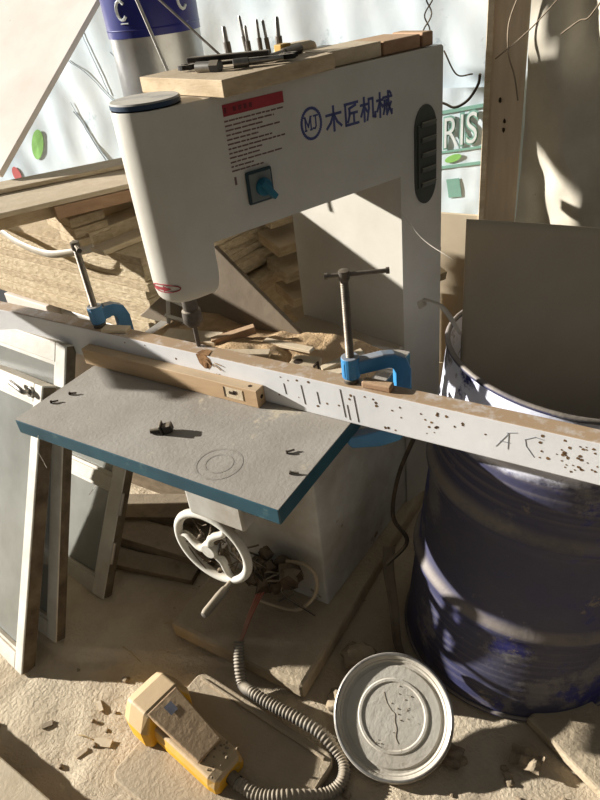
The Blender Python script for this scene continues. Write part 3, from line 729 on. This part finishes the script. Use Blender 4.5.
# scraps on the pile
def scrap(c, hd_, l, w, t, lab, m='rawwood', pitch=0, roll=0, nm='wood_offcut'):
    tag(board(MB(), c, hd_, l, w, t, pitch, roll).build(nm, m, bevel=.002), lab, 'wood offcut', 'offcuts on the chipboard pile')
scrap((-1.61,1.425,ztop+.0205), 12, .26, .10, .040, 'thick chipboard offcut on the pile left of the machine head', 'osb')
scrap((-1.495,1.36,ztop+.0085), 12, .24, .075, .016, 'thin batten on the pile in front of the thick chipboard offcut', 'rawwoodb')
for k in range(3):
    Lk = (.30,.225,.15)[k]; dk = H(109)
    cE = V((-1.625+.012*k,1.262-.004*k,0)) - dk*(Lk/2) + V((.33,.94,0)).normalized()*.055
    scrap((cE.x,cE.y,ztop+.0755-.0295*k), 109, Lk, .11, .028, ['uppermost stepped board end on the pile','middle stepped board end on the pile','lowest stepped board end on the pile'][k], 'osb2')
scrap((-1.72,1.72,ztop+.058), 36, .42, .30, .115, 'packing board under the long planks on the pile', 'rawwood')
# strap
mb = MB(); sp_ = spline([(-2.25,1.335,1.0),(-2.05,1.30,.972),(-1.90,1.265,.945),(-1.74,1.240,.935),(-1.62,1.245,.950),(-1.54,1.262,.966)], 8)
mb.grid(lambda u, v: sp_[int(round(u*(len(sp_)-1)))] + UP*(.024*(v-.5)) + V((0,-.01,0)), len(sp_)-1, 1)
tag(mb.build('packing_strap', 'strap', smooth=60, solid=.0015), 'curved white strap bowed along the front of the chipboard pile', 'strap')
# long planks on top
PH = 35
pdv = H(PH); prp = V((pdv.y, -pdv.x, 0))
def plank(P, off, L0, L1, w, zb, t, lab, m='rawwood', yaw=0):
    # P: a point on the right top edge
    a = H(PH+yaw); b = V((a.y,-a.x,0)); c = P + a*((L1+L0)/2) - b*w/2
    mb = MB(); mb.box(V((c.x,c.y,zb+t/2)), (L1-L0, w, t), (a, b, UP))
    tag(mb.build('long_plank', m, bevel=.002), lab, 'plank', 'long planks on the chipboard pile')
plank(V((-1.832,1.212,0)), 0, -.70, 1.0, .11, 1.1215, .0125, 'uppermost long plank on the pile left of the machine head', 'rawwoodb', 1.7)
plank(V((-1.66,1.072,0)), 0, -.55, 1.05, .30, 1.106, .014, 'wide long plank just under the uppermost one', 'rawwoodb', -3)
plank(V((-1.69,1.092,0)), 0, -.55, .55, .24, 1.066, .038, 'thick board ending under the wide long plank, in shadow', 'rawwood', -3)
plank(V((-1.583,1.192,0)), 0, .0, .72, .034, 1.069, .035, 'short thick plank with a cut end just under the wide long plank', 'brownwood', -3)
# planks seen through the throat of the machine
for k in range(5):
    c = V((-1.125+.012*k,2.02+.02*k,.93-.105*k)); 
    tag(board(MB(), c, 22+2*k, .68, .13, .038, 0, 12).build('stacked_plank', 'rawwood' if k % 2 else 'osb2', bevel=.003), ['topmost','second','third','fourth','lowest'][k]+' of the shaded planks seen under the machine arm', 'plank', 'shaded planks behind the machine')
tag(MB().bb((-1.30,2.13,0), (-.95,2.40,.47)).build('bearer_block', 'rawwood', bevel=.01), 'dark timber block under the shaded planks by the back wall', 'timber')

# white leaning panel, made wider so its shadow reaches post and sheeting
P2 = V((-1.912,1.278,1.158)); e1_ = (V((-1.849,1.800,1.571))-P2).normalized(); e2_ = V((-1,.0,0)); e2_ = (e2_ - e1_*e2_.dot(e1_)).normalized(); nrm = e1_.cross(e2_)
if nrm.z < 0: nrm = -nrm
mb = MB(); mb.box(P2 + e1_*.48 + e2_*.475 - nrm*.009, (.96,.95,.018), (e1_, e2_, nrm))
tag(mb.build('leaning_sheet', 'panel', bevel=.001), 'off-white board, widened for its shadow, leaning at the upper left against the back wall', 'board')

# pail
pc_ = V((-1.475,1.63,0)); pail = thing('paint_pail', (pc_.x,pc_.y,1.136), 'tall silver and blue paint pail standing behind the machine head', 'pail')
pz = 1.136
MB().lathe([(.001,pz),(.126,pz),(.130,pz+.006),(.130,pz+.02),(.1285,pz+.025),(.1305,1.60),(.134,1.605),(.134,1.615),(.001,1.615)], pc_, n=56).build('body', 'tin', pail, smooth=35)
MB().lathe([(.1308,1.478),(.1322,1.478),(.1332,1.60),(.1316,1.60)], pc_, n=56, cap=False).build('blue_label', 'tinblue', pail, smooth=35, label='blue paper label')
MB().lathe([(.1318,1.494),(.1336,1.497),(.1318,1.500)], pc_, n=56, cap=False).build('label_line', 'tinblue', pail, smooth=35)
def onpail(ang, z, r=.1335): return V((pc_.x + r*math.cos(ang), pc_.y + r*math.sin(ang), z))
base_ang = math.atan2(-pc_.y, -pc_.x)
def letter(pts, ang0, z0, sx, sz, w):
    MB().tube([onpail(ang0 + x*sx, z0 + y*sz) for x, y in pts], w, 6).build('label_letter', 'ink_white', pail, label='white letter on the blue label')
Cc = [(math.cos(t), math.sin(t)) for t in [math.radians(40+28*i) for i in range(11)]]
letter(Cc, base_ang-.62, 1.545, .115, .022, .0042)
letter(Cc, base_ang+.72, 1.555, .11, .024, .0042)
MB().tube([onpail(base_ang-.60+x*.09, 1.514) for x in (-1,0,1)], .0016, 6).build('label_dash', 'ink_white', pail)
# rods leaning in front of the pail
for k, (a, b, r, lab) in enumerate((((-1.222,1.476,1.12),(-1.415,1.485,1.66),.0045,'pale rod leaning on the front of the paint pail, left one'), ((-1.08,1.44,1.412),(-1.335,1.435,1.62),.003,'thin dark rod slanting across the paint pail'))):
    tag(MB().cyl(a, b, r, n=8).build('thin_rod', 'steel' if k else 'alu', smooth=35), lab, 'rod')

# ------------------------------------------------------------------ things on the arm
bo = MB(); tbz = 1.4095
tbA = H(14.6); tbB = V((tbA.y,-tbA.x,0)); tbc = V((-.805,1.040,0))
def onarm(mb, P, l0, l1, w, z0, t): return mb.box(P + tbA*(l0+l1)/2 - tbB*w/2 + UP*(z0+t/2), (l1-l0, w, t), (tbA, tbB, UP))
tbo = tag(onarm(MB(), tbc, 0, .30, .275, tbz, .030).build('tool_board', 'rawwood', bevel=.0015), 'thick wooden board holding loose tools on top of the machine arm', 'board')
TZ = tbz+.030
def tp(l, w, z=0): return tbc + tbA*l - tbB*w + UP*(TZ+z)
# spanner
spn = thing('spanner', tp(.10,.15), 'dark open-ended spanner lying across the tool board', 'spanner')
a_, b_ = tp(.075,.205,.008), tp(.20,.03,.010); dd = (b_-a_).normalized(); ww = UP.cross(dd)
MB().box((a_+b_)/2, ((b_-a_).length, .016, .007), (dd, ww, UP)).build('shank', 'darksteel', spn, bevel=.002)
n_ = 14
for c_, sg in ((a_, -1), (b_, 1)):
    mb = MB()
    pts = [c_ + dd*sg*(.020*math.cos(t)) + ww*(.020*math.sin(t)) - UP*.0045 for t in [math.radians(35+290*i/n_) for i in range(n_+1)]]
    pts += [c_ + dd*sg*(.009*math.cos(t)) + ww*(.010*math.sin(t)) - UP*.0045 for t in [math.radians(325-290*i/n_) for i in range(n_+1)]]
    mb.prism(pts, UP*.009); mb.build('jaw', 'darksteel', spn)
tag(MB().box(tp(.11,.11,.022), (.17,.018,.010), ((tbA*.55+tbB*.83).normalized(), (tbA*.83-tbB*.55).normalized(), UP)).build('steel_bar', 'darksteel', bevel=.002), 'dark flat steel bar laid over the spanner', 'tool')
sk = thing('socket_adapter', tp(.055,.11), 'short shiny socket at the near edge of the tool board', 'tool')
a_ = tp(.06,.15,.010); dd = (tbB*.95+tbA*.3).normalized()
MB().cyl(a_, a_+dd*.035, .010, n=16).build('socket', 'bright', sk, smooth=35); MB().cyl(a_+dd*.035, a_+dd*.055, .012, n=6).build('hex_end', 'darksteel', sk)
a_ = tp(.10,.085,.010); dd = (tbA*.8+tbB*.6).normalized()
tag(MB().tube([a_, a_+dd*.03, a_+dd*.032, a_+dd*.10], [.009,.009,.006,.005], 14).build('drill_bit', 'bright', smooth=35), 'bright drill bit lying flat near the front of the tool board', 'drill bit')
a_ = tp(.18,.06,.009); dd = (tbA*.95-tbB*.3).normalized()
tag(MB().tube([a_, a_+dd*.05, a_+dd*.052, a_+dd*.12], [.008,.008,.010,.010], 12).build('tool_shank', 'darksteel', smooth=35), 'dark round tool lying at the right side of the tool board', 'tool')
for k, (l, w, hgt, r, tilt, lab) in enumerate(((.27,.225,.062,.007,-.10,'standing router bit leftmost on the tool board'), (.285,.175,.080,.0045,-.16,'tallest thin standing bit on the tool board'), (.285,.168,.060,.005,-.08,'standing bit touching the tallest one'), (.29,.135,.070,.0045,-.04,'standing bit third from the right on the tool board'), (.30,.12,.068,.0045,-.14,'slanting bit second from the right on the tool board'), (.30,.085,.072,.0065,0,'standing bit rightmost on the tool board'))):
    l -= .035; w = min(w+.04, .262); t = thing('router_bit', tp(l,w), lab, 'router bit', 'bits standing on the tool board')
    a_ = tp(l,w,.001); dd = (UP + tbB*tilt).normalized()
    MB().tube([a_, a_+dd*hgt*.5], r*1.15, 10).build('cutter', 'steel', t, smooth=35)
    MB().tube([a_+dd*hgt*.5, a_+dd*hgt*.95, a_+dd*hgt], [r*.75,r*.75,r*.5], 10).build('shank', 'bright', t, smooth=35)
tag(MB().box(tp(.255,.105,.012), (.03,.022,.024), (tbA, tbB, UP)).build('ochre_block', 'olive', bevel=.002), 'small ochre block at the back of the tool board', 'block')
# timber pieces along the arm
def armbox(u0, u1, off, w, z0, t): return MB().box(P0 + A*(u0+u1)/2 - NR*(off+w/2) + UP*(ZT+.0015+z0+t/2), (u1-u0, w, t), (A, NR, UP))
tag(armbox(.40,.555,.012,.10,0,.030).build('arm_offcut', 'rawwoodb', bevel=.002), 'pale flat offcut on the arm just behind the tool board', 'wood offcut')
tag(armbox(.375,.47,.125,.05,0,.045).build('arm_offcut', 'rawwoodb', bevel=.012), 'rounded pale slat standing highest among the offcuts on the arm', 'wood offcut')
tag(armbox(.560,.675,.010,.12,0,.028).build('arm_offcut', 'brownwood', bevel=.003), 'brown batten on the arm between the pale offcut and the end block', 'wood offcut')
tag(armbox(.680,.715,.008,.10,0,.030).build('arm_offcut', 'brownwood', bevel=.003), 'short brown block at the far end of the arm', 'wood offcut')

# ------------------------------------------------------------------ back wall things
def post():
    o_ = V((-.640,2.535,0)); a = V((.966,.26,0)); b = V((-.26,.966,0)); t = thing('wooden_post', (-.70,2.53,0), 'tall pinkish wooden post against the film behind the drum', 'post')
    MB().box(V((-.705,2.535,1.0)), (.118,.02,2.0), (a, b, UP)).build('face_board', 'post', t, bevel=.002)
    MB().box(V((-.770,2.518,1.0)), (.022,.05,2.0), (a, b, UP)).build('side_batten', 'rawwoodb', t, bevel=.002)
    mb = MB(); cr_ = random.Random(6)
    for z_ in (1.02,1.05,1.12): mb.blob((-.72+cr_.uniform(-.03,.03), 2.512, z_), .006, int(z_*100), .6, 1, (1,.5,1.6))
    mb.build('knot', 'hole', t)
post()
def tarpf(u, v):
    x = -.64+u*.95; z = .02+v*1.95
    y = 2.565 - .028*math.sin((x*1.0+z*.28)*22) - .03*noise.noise(V((x*4+z*1.5, z*1.2, 1))) - .05*u - .012*noise.noise(V((x*14, z*9, 4)))
    return V((x, y - .03, z))
tag(MB().grid(tarpf, 90, 80).build('tarpaulin', 'tarp', smooth=80), 'grimy beige plastic sheeting hanging in folds right of the wooden post', 'sheeting')
tag(MB().bb((-1.16,2.50,0), (-.775,2.515,.70)).build('brown_board', 'sheet', bevel=.001), 'brown board standing low against the film behind the machine column', 'board')
# printed marks on the film
def textmesh(txt, size, loc, rot, m, parent, name, ext=.0008, bold=0, label=None):
    cu = bpy.data.curves.new('t', 'FONT'); cu.body = txt; cu.size = size; cu.extrude = ext; cu.offset = bold
    to = bpy.data.objects.new('t', cu); C.objects.link(to)
    dg = bpy.context.evaluated_depsgraph_get(); me = bpy.data.meshes.new_from_object(to.evaluated_get(dg))
    bpy.data.objects.remove(to)
    R = Matrix.Rotation(PI/2, 4, 'X'); me.transform(Matrix.Rotation(math.radians(rot), 4, 'Z')); me.transform(R)
    me.materials.append(M[m]); o = bpy.data.objects.new(name, me); C.objects.link(o)
    o.parent = parent; o.location = V(loc) - V(parent.location)
    if label: o['label'] = label
    return o
pr = MB()
fy = 2.585
def quad(mb, pts, y=fy): mb.prism([V((x, y, z)) for x, z in pts], (0,.0008,0))
bag = thing('printed_banner', (-.93,fy,.62), 'printed plastic packaging with green edged white letters beside the machine column', 'packaging')
def rotp(x, z, c=(-.96,.923), a=9):
    t = math.radians(a); return (c[0]+x*math.cos(t)-z*math.sin(t), c[1]+x*math.sin(t)+z*math.cos(t))
mb = MB(); mb.grid(lambda u, v: V((-1.08+u*.34, fy+.004+.004*noise.noise(V((u*6,v*6,3))), .55+v*.6)), 20, 30); mb.build('backing', 'film', bag, smooth=80)
for x0_, x1_, z0_, z1_ in ((-.1,.2,.133,.146), (-.1,.2,-.012,-.003), (-.1,.2,-.072,-.060), (.0,.055,-.19,-.115)):
    mb = MB(); quad(mb, [rotp(x0_,z0_), rotp(x1_,z0_), rotp(x1_,z1_), rotp(x0_,z1_)]); mb.build('green_band', 'ink_green', bag)
for nm_, mm_, bo_, yy_ in (('letter_outline','ink_green',.006,-.0015), ('letters','ink_white',-.001,-.0035)):
    o = textmesh('RIS', .165, (rotp(.0,.006)[0], fy+yy_, rotp(.0,.006)[1]), 0, mm_, bag, nm_, bold=bo_, label='white letters R I S' if nm_ == 'letters' else None)
    o.data.transform(Matrix(((.66,0,0,0),(0,1,0,0),(.14,0,1,0),(0,0,0,1))))
mb = MB(); mb.prism([V((rotp(.04+.035*math.cos(t), -.036+.014*math.sin(t)+.006*math.cos(t))[0], fy-.001, rotp(.04+.035*math.cos(t), -.036+.014*math.sin(t)+.006*math.cos(t))[1])) for t in [2*PI*i/16 for i in range(16)]], (0,.0008,0)); mb.build('leaf_print', 'leafgreen', bag)
# coloured prints at the left of the film
def fsurf(x, z): return film_fn((x+4.9)/4.45, (z-.05)/2.2).y - .006
def fprint(pts, nm, m, lab):
    mb = MB(); c = sum((V((x, 0, z)) for x, z in pts), V((0,0,0)))/len(pts)
    vs = [V((c.x, fsurf(c.x, c.z), c.z))] + [V((x, fsurf(x, z), z)) for x, z in pts]; n = len(pts)
    mb.add(vs, [(0, 1+i, 1+(i+1) % n) for i in range(n)]); mb.build(nm, m, film, solid=.0006, label=lab)
fprint([(-3.46+.05*math.cos(t)+.04*math.sin(t), .880+.085*math.sin(t)) for t in [2*PI*i/20 for i in range(20)]], 'leaf_print', 'leafgreen', 'green leaf print')
fprint([(-3.74+.04*math.cos(t), .70+.045*math.sin(t)) for t in [2*PI*i/20 for i in range(20)]], 'flower_print', 'printred', 'red flower print')
rnd = random.Random(8)
for k in range(9):
    x = rnd.uniform(-3.1,-2.2); z_ = rnd.uniform(.9,1.5); ln = [V((x,fsurf(x,z_),z_))]
    ang = rnd.uniform(-1.2,-.6)
    for j in range(12):
        ang += rnd.uniform(-.2,.2); q_ = ln[-1] + V((.03*math.cos(ang), 0, .03*math.sin(ang))); ln.append(V((q_.x, fsurf(q_.x, q_.z), q_.z)))
    MB().tube(ln, rnd.uniform(.0015,.004), 4).build('printed_branch', 'printgrey', film)

# cables and creases hanging
for k, (pts, r, m, lab) in enumerate((
    (((-1.0,2.5,1.13),(-.925,2.5,1.113),(-.883,2.5,1.099),(-.835,2.5,1.123),(-.80,2.5,1.172),(-.79,2.49,1.21)), .005, 'blackwire', 'black cable sagging between the machine column and the wooden post'),
    (((-.67,2.49,1.45),(-.70,2.49,1.36),(-.695,2.49,1.27),(-.67,2.49,1.20),(-.655,2.50,1.12)), .003, 'leaf', 'dry vine hanging down the face of the wooden post'),
    (((-.73,2.46,1.26),(-.66,2.45,1.31),(-.60,2.44,1.36),(-.53,2.43,1.43)), .0022, 'leaf', 'pale dry twig slanting across the post towards the sheeting'),
    (((-.53,2.49,1.32),(-.477,2.485,1.355),(-.45,2.48,1.362),(-.415,2.48,1.41)), .003, 'leaf', 'pale dry twig on the hanging sheeting'),
    (((-.95,2.56,1.28),(-.90,2.56,1.20),(-.84,2.56,1.20)), .003, 'blackwire', 'thin wire on the film above the sagging cable'))):
    tag(MB().tube(spline(pts, 8), r, 6).build('hanging_wire' if 'black' in m else 'dry_twig', m, smooth=60), lab, 'wire' if 'black' in m else 'twig')
ct = thing('string_tangle', (-.66,1.64,1.43), 'twisted dark string hanging above the far end of the arm', 'string')
mb = MB()
for k in range(2):
    mb.tube([V((-.66+.008*math.cos(t+k*PI)+.05*t/40, 1.66+.008*math.sin(t+k*PI), 1.43+t*.011)) for t in [.6*i for i in range(44)]], .0018, 5)
mb.build('twisted_strand', 'blackwire', ct, smooth=60)

# threads, straws, crumbs
for k, (pts, lab) in enumerate(((((-.665,1.49,1.07),(-.60,1.48,1.0),(-.50,1.42,.98)), 'pale thread stretched from the machine column towards the drum'),
    (((-1.20,.672,.775),(-1.205,.66,.74),(-1.21,.665,.70),(-1.235,.68,.66)), 'pale strand of cobweb hanging at the left end of the teal table edge'),
    (((-1.30,.80,.45),(-1.22,.78,.53)), 'straight pale straw stuck in front of the rearmost sash'))):
    tag(MB().tube(spline(pts, 6), .0007, 5).build('thread', 'web', smooth=60), lab, 'thread')
for k, (x, y, l, hd_, lab) in enumerate(((-1.16,.66,.09,100,'straw on the floor in the table shadow, nearest the sashes'), (-1.12,.80,.06,60,'forked straw on the floor left of the plinth'), (-1.09,.79,.07,130,'second straw of the fork left of the plinth'), (-1.10,.42,.05,80,'short straw on the sunlit floor left of the yellow pedal'))):
    a = H(hd_); p = V((x,y,ground(x,y)+.002))
    tag(MB().tube([p-a*l/2, p+UP*.008, p+a*l/2], .0015, 5).build('straw', 'straw', smooth=60), lab, 'straw')
for k, (x, y, l, w, hd_, lab) in enumerate(((-1.05,.43,.05,.02,70,'pale wood shaving on the floor left of the yellow pedal'), (-1.08,.385,.03,.012,20,'small pale chip on the floor near the pedal, closest to the camera'), (-1.13,.50,.035,.012,120,'pale sliver on the sunlit floor between sash and pedal'), (-1.22,.395,.028,.014,40,'dark chip on the sunlit floor in front of the sashes'))):
    tag(board(MB(), (x,y,ground(x,y)+.003), hd_, l, w, .004, 3, 4).build('wood_shaving', 'rawwoodb' if 'dark' not in lab else 'dimwood'), lab, 'shaving')
rnd = random.Random(77)
zones = [(-.9,.25,-.35,.62),(-1.35,.30,-1.05,.60),(-.33,.60,.1,.90),(-.60,.78,-.35,1.0)]
cnt = 0
while cnt < 34:
    zn = zones[cnt % 4]; x = rnd.uniform(zn[0], zn[2]); y = rnd.uniform(zn[1], zn[3])
    if (V((x,y,0))-V((-.72,.517,0))).length < .29 or (V((x,y,0))-V((DC.x,DC.y,0))).length < .31 or (V((x,y,0))-V((-.42,.80,0))).length < .17: 
        if rnd.random() < .9: cnt += 0
        x = rnd.uniform(-.25,.02); y = rnd.uniform(.62,.84)
    r = rnd.uniform(.004,.011)
    tag(MB().blob((x,y,ground(x,y)+r*.4), r, cnt, .5, 2, (1.2,1,.7)).build('pebble', 'stone', smooth=40), 'small dusty pebble or clod scattered on the dirt floor', 'pebble', 'pebbles on the floor')
    cnt += 1
def crumple(c, r, seed, lab, m='leaf'):
    def f(u, v):
        x = (u-.5)*2*r; y = (v-.5)*2*r
        return V(c) + V((x*(1+.3*noise.noise(V((v*3,seed,0)))), y*.7, ground(c[0],c[1])+.012+.5*r*(noise.noise(V((u*3.2,v*3.2,seed)))+.35)))
    tag(MB().grid(f, 12, 12).build('crumpled_scrap', m, solid=.001), lab, 'scrap')
crumple((-.27,.80,0), .04, 3, 'crumpled grey scrap on the dirt right of the metal lid')
crumple((-.10,.87,0), .035, 8, 'crumpled dusty scrap on the dirt in front of the drum', 'stone')
# bamboo strip by the drum
mb = MB(); sp_ = spline([(-.60,1.22,.16),(-.575,1.16,.13),(-.53,1.09,.08),(-.49,1.02,.03),(-.455,.985,.008)], 8)
mb.grid(lambda u, v: sp_[int(round(u*32))] + V((.03,.02,0))*(v-.5)*(1-.5*u) + UP*(-.006*math.sin(PI*v)), 32, 4)
tag(mb.build('bark_strip', 'leaf', smooth=60, solid=.002), 'curled strip of bark leaning between the machine and the drum', 'bark strip')
tag(MB().tube(spline([(-.50,1.19,.62),(-.535,1.16,.50),(-.55,1.15,.36),(-.52,1.17,.26),(-.56,1.12,.2)], 8), .006, 6).build('dark_hose', 'blackwire', smooth=60), 'dark cable hanging in the gap between the machine and the drum', 'cable')

# ------------------------------------------------------------------ camera and light
cam = bpy.data.cameras.new('camera'); co = bpy.data.objects.new('camera', cam); C.objects.link(co)
R = ((.854,.208,-.476),(.509,-.524,.684),(-.107,-.826,-.553))
right = V((.854,.509,-.107)).normalized(); fwd = V((-.476,.684,-.553)).normalized()
down = fwd.cross(right).normalized(); right = down.cross(fwd).normalized()
mw = Matrix.Identity(4)
for i in range(3): mw[i][0] = right[i]; mw[i][1] = -down[i]; mw[i][2] = -fwd[i]
mw[2][3] = 1.6
co.matrix_world = mw
cam.sensor_fit = 'VERTICAL'; cam.sensor_height = 36; cam.lens = 653.4*36/800; cam.clip_start = .02
bpy.context.scene.camera = co

sun = bpy.data.lights.new('sun', 'SUN'); so = bpy.data.objects.new('sun', sun); C.objects.link(so)
SAZ, SEL = 15.5, 17
sd = V((math.cos(math.radians(SAZ))*math.cos(math.radians(SEL)), math.sin(math.radians(SAZ))*math.cos(math.radians(SEL)), -math.sin(math.radians(SEL))))
so.rotation_euler = sd.to_track_quat('-Z', 'Y').to_euler()
sun.energy = 11; sun.angle = math.radians(1.0); sun.color = (1,.98,.945)
wd = bpy.data.worlds.new('room_light'); bpy.context.scene.world = wd; wd.use_nodes = True
bg = wd.node_tree.nodes['Background']; bg.inputs[0].default_value = (.95,.95,.93,1); bg.inputs[1].default_value = .13
vs_ = bpy.context.scene.view_settings
vs_.view_transform = 'Standard'; vs_.look = 'None'; vs_.gamma = 1; vs_.exposure = 0
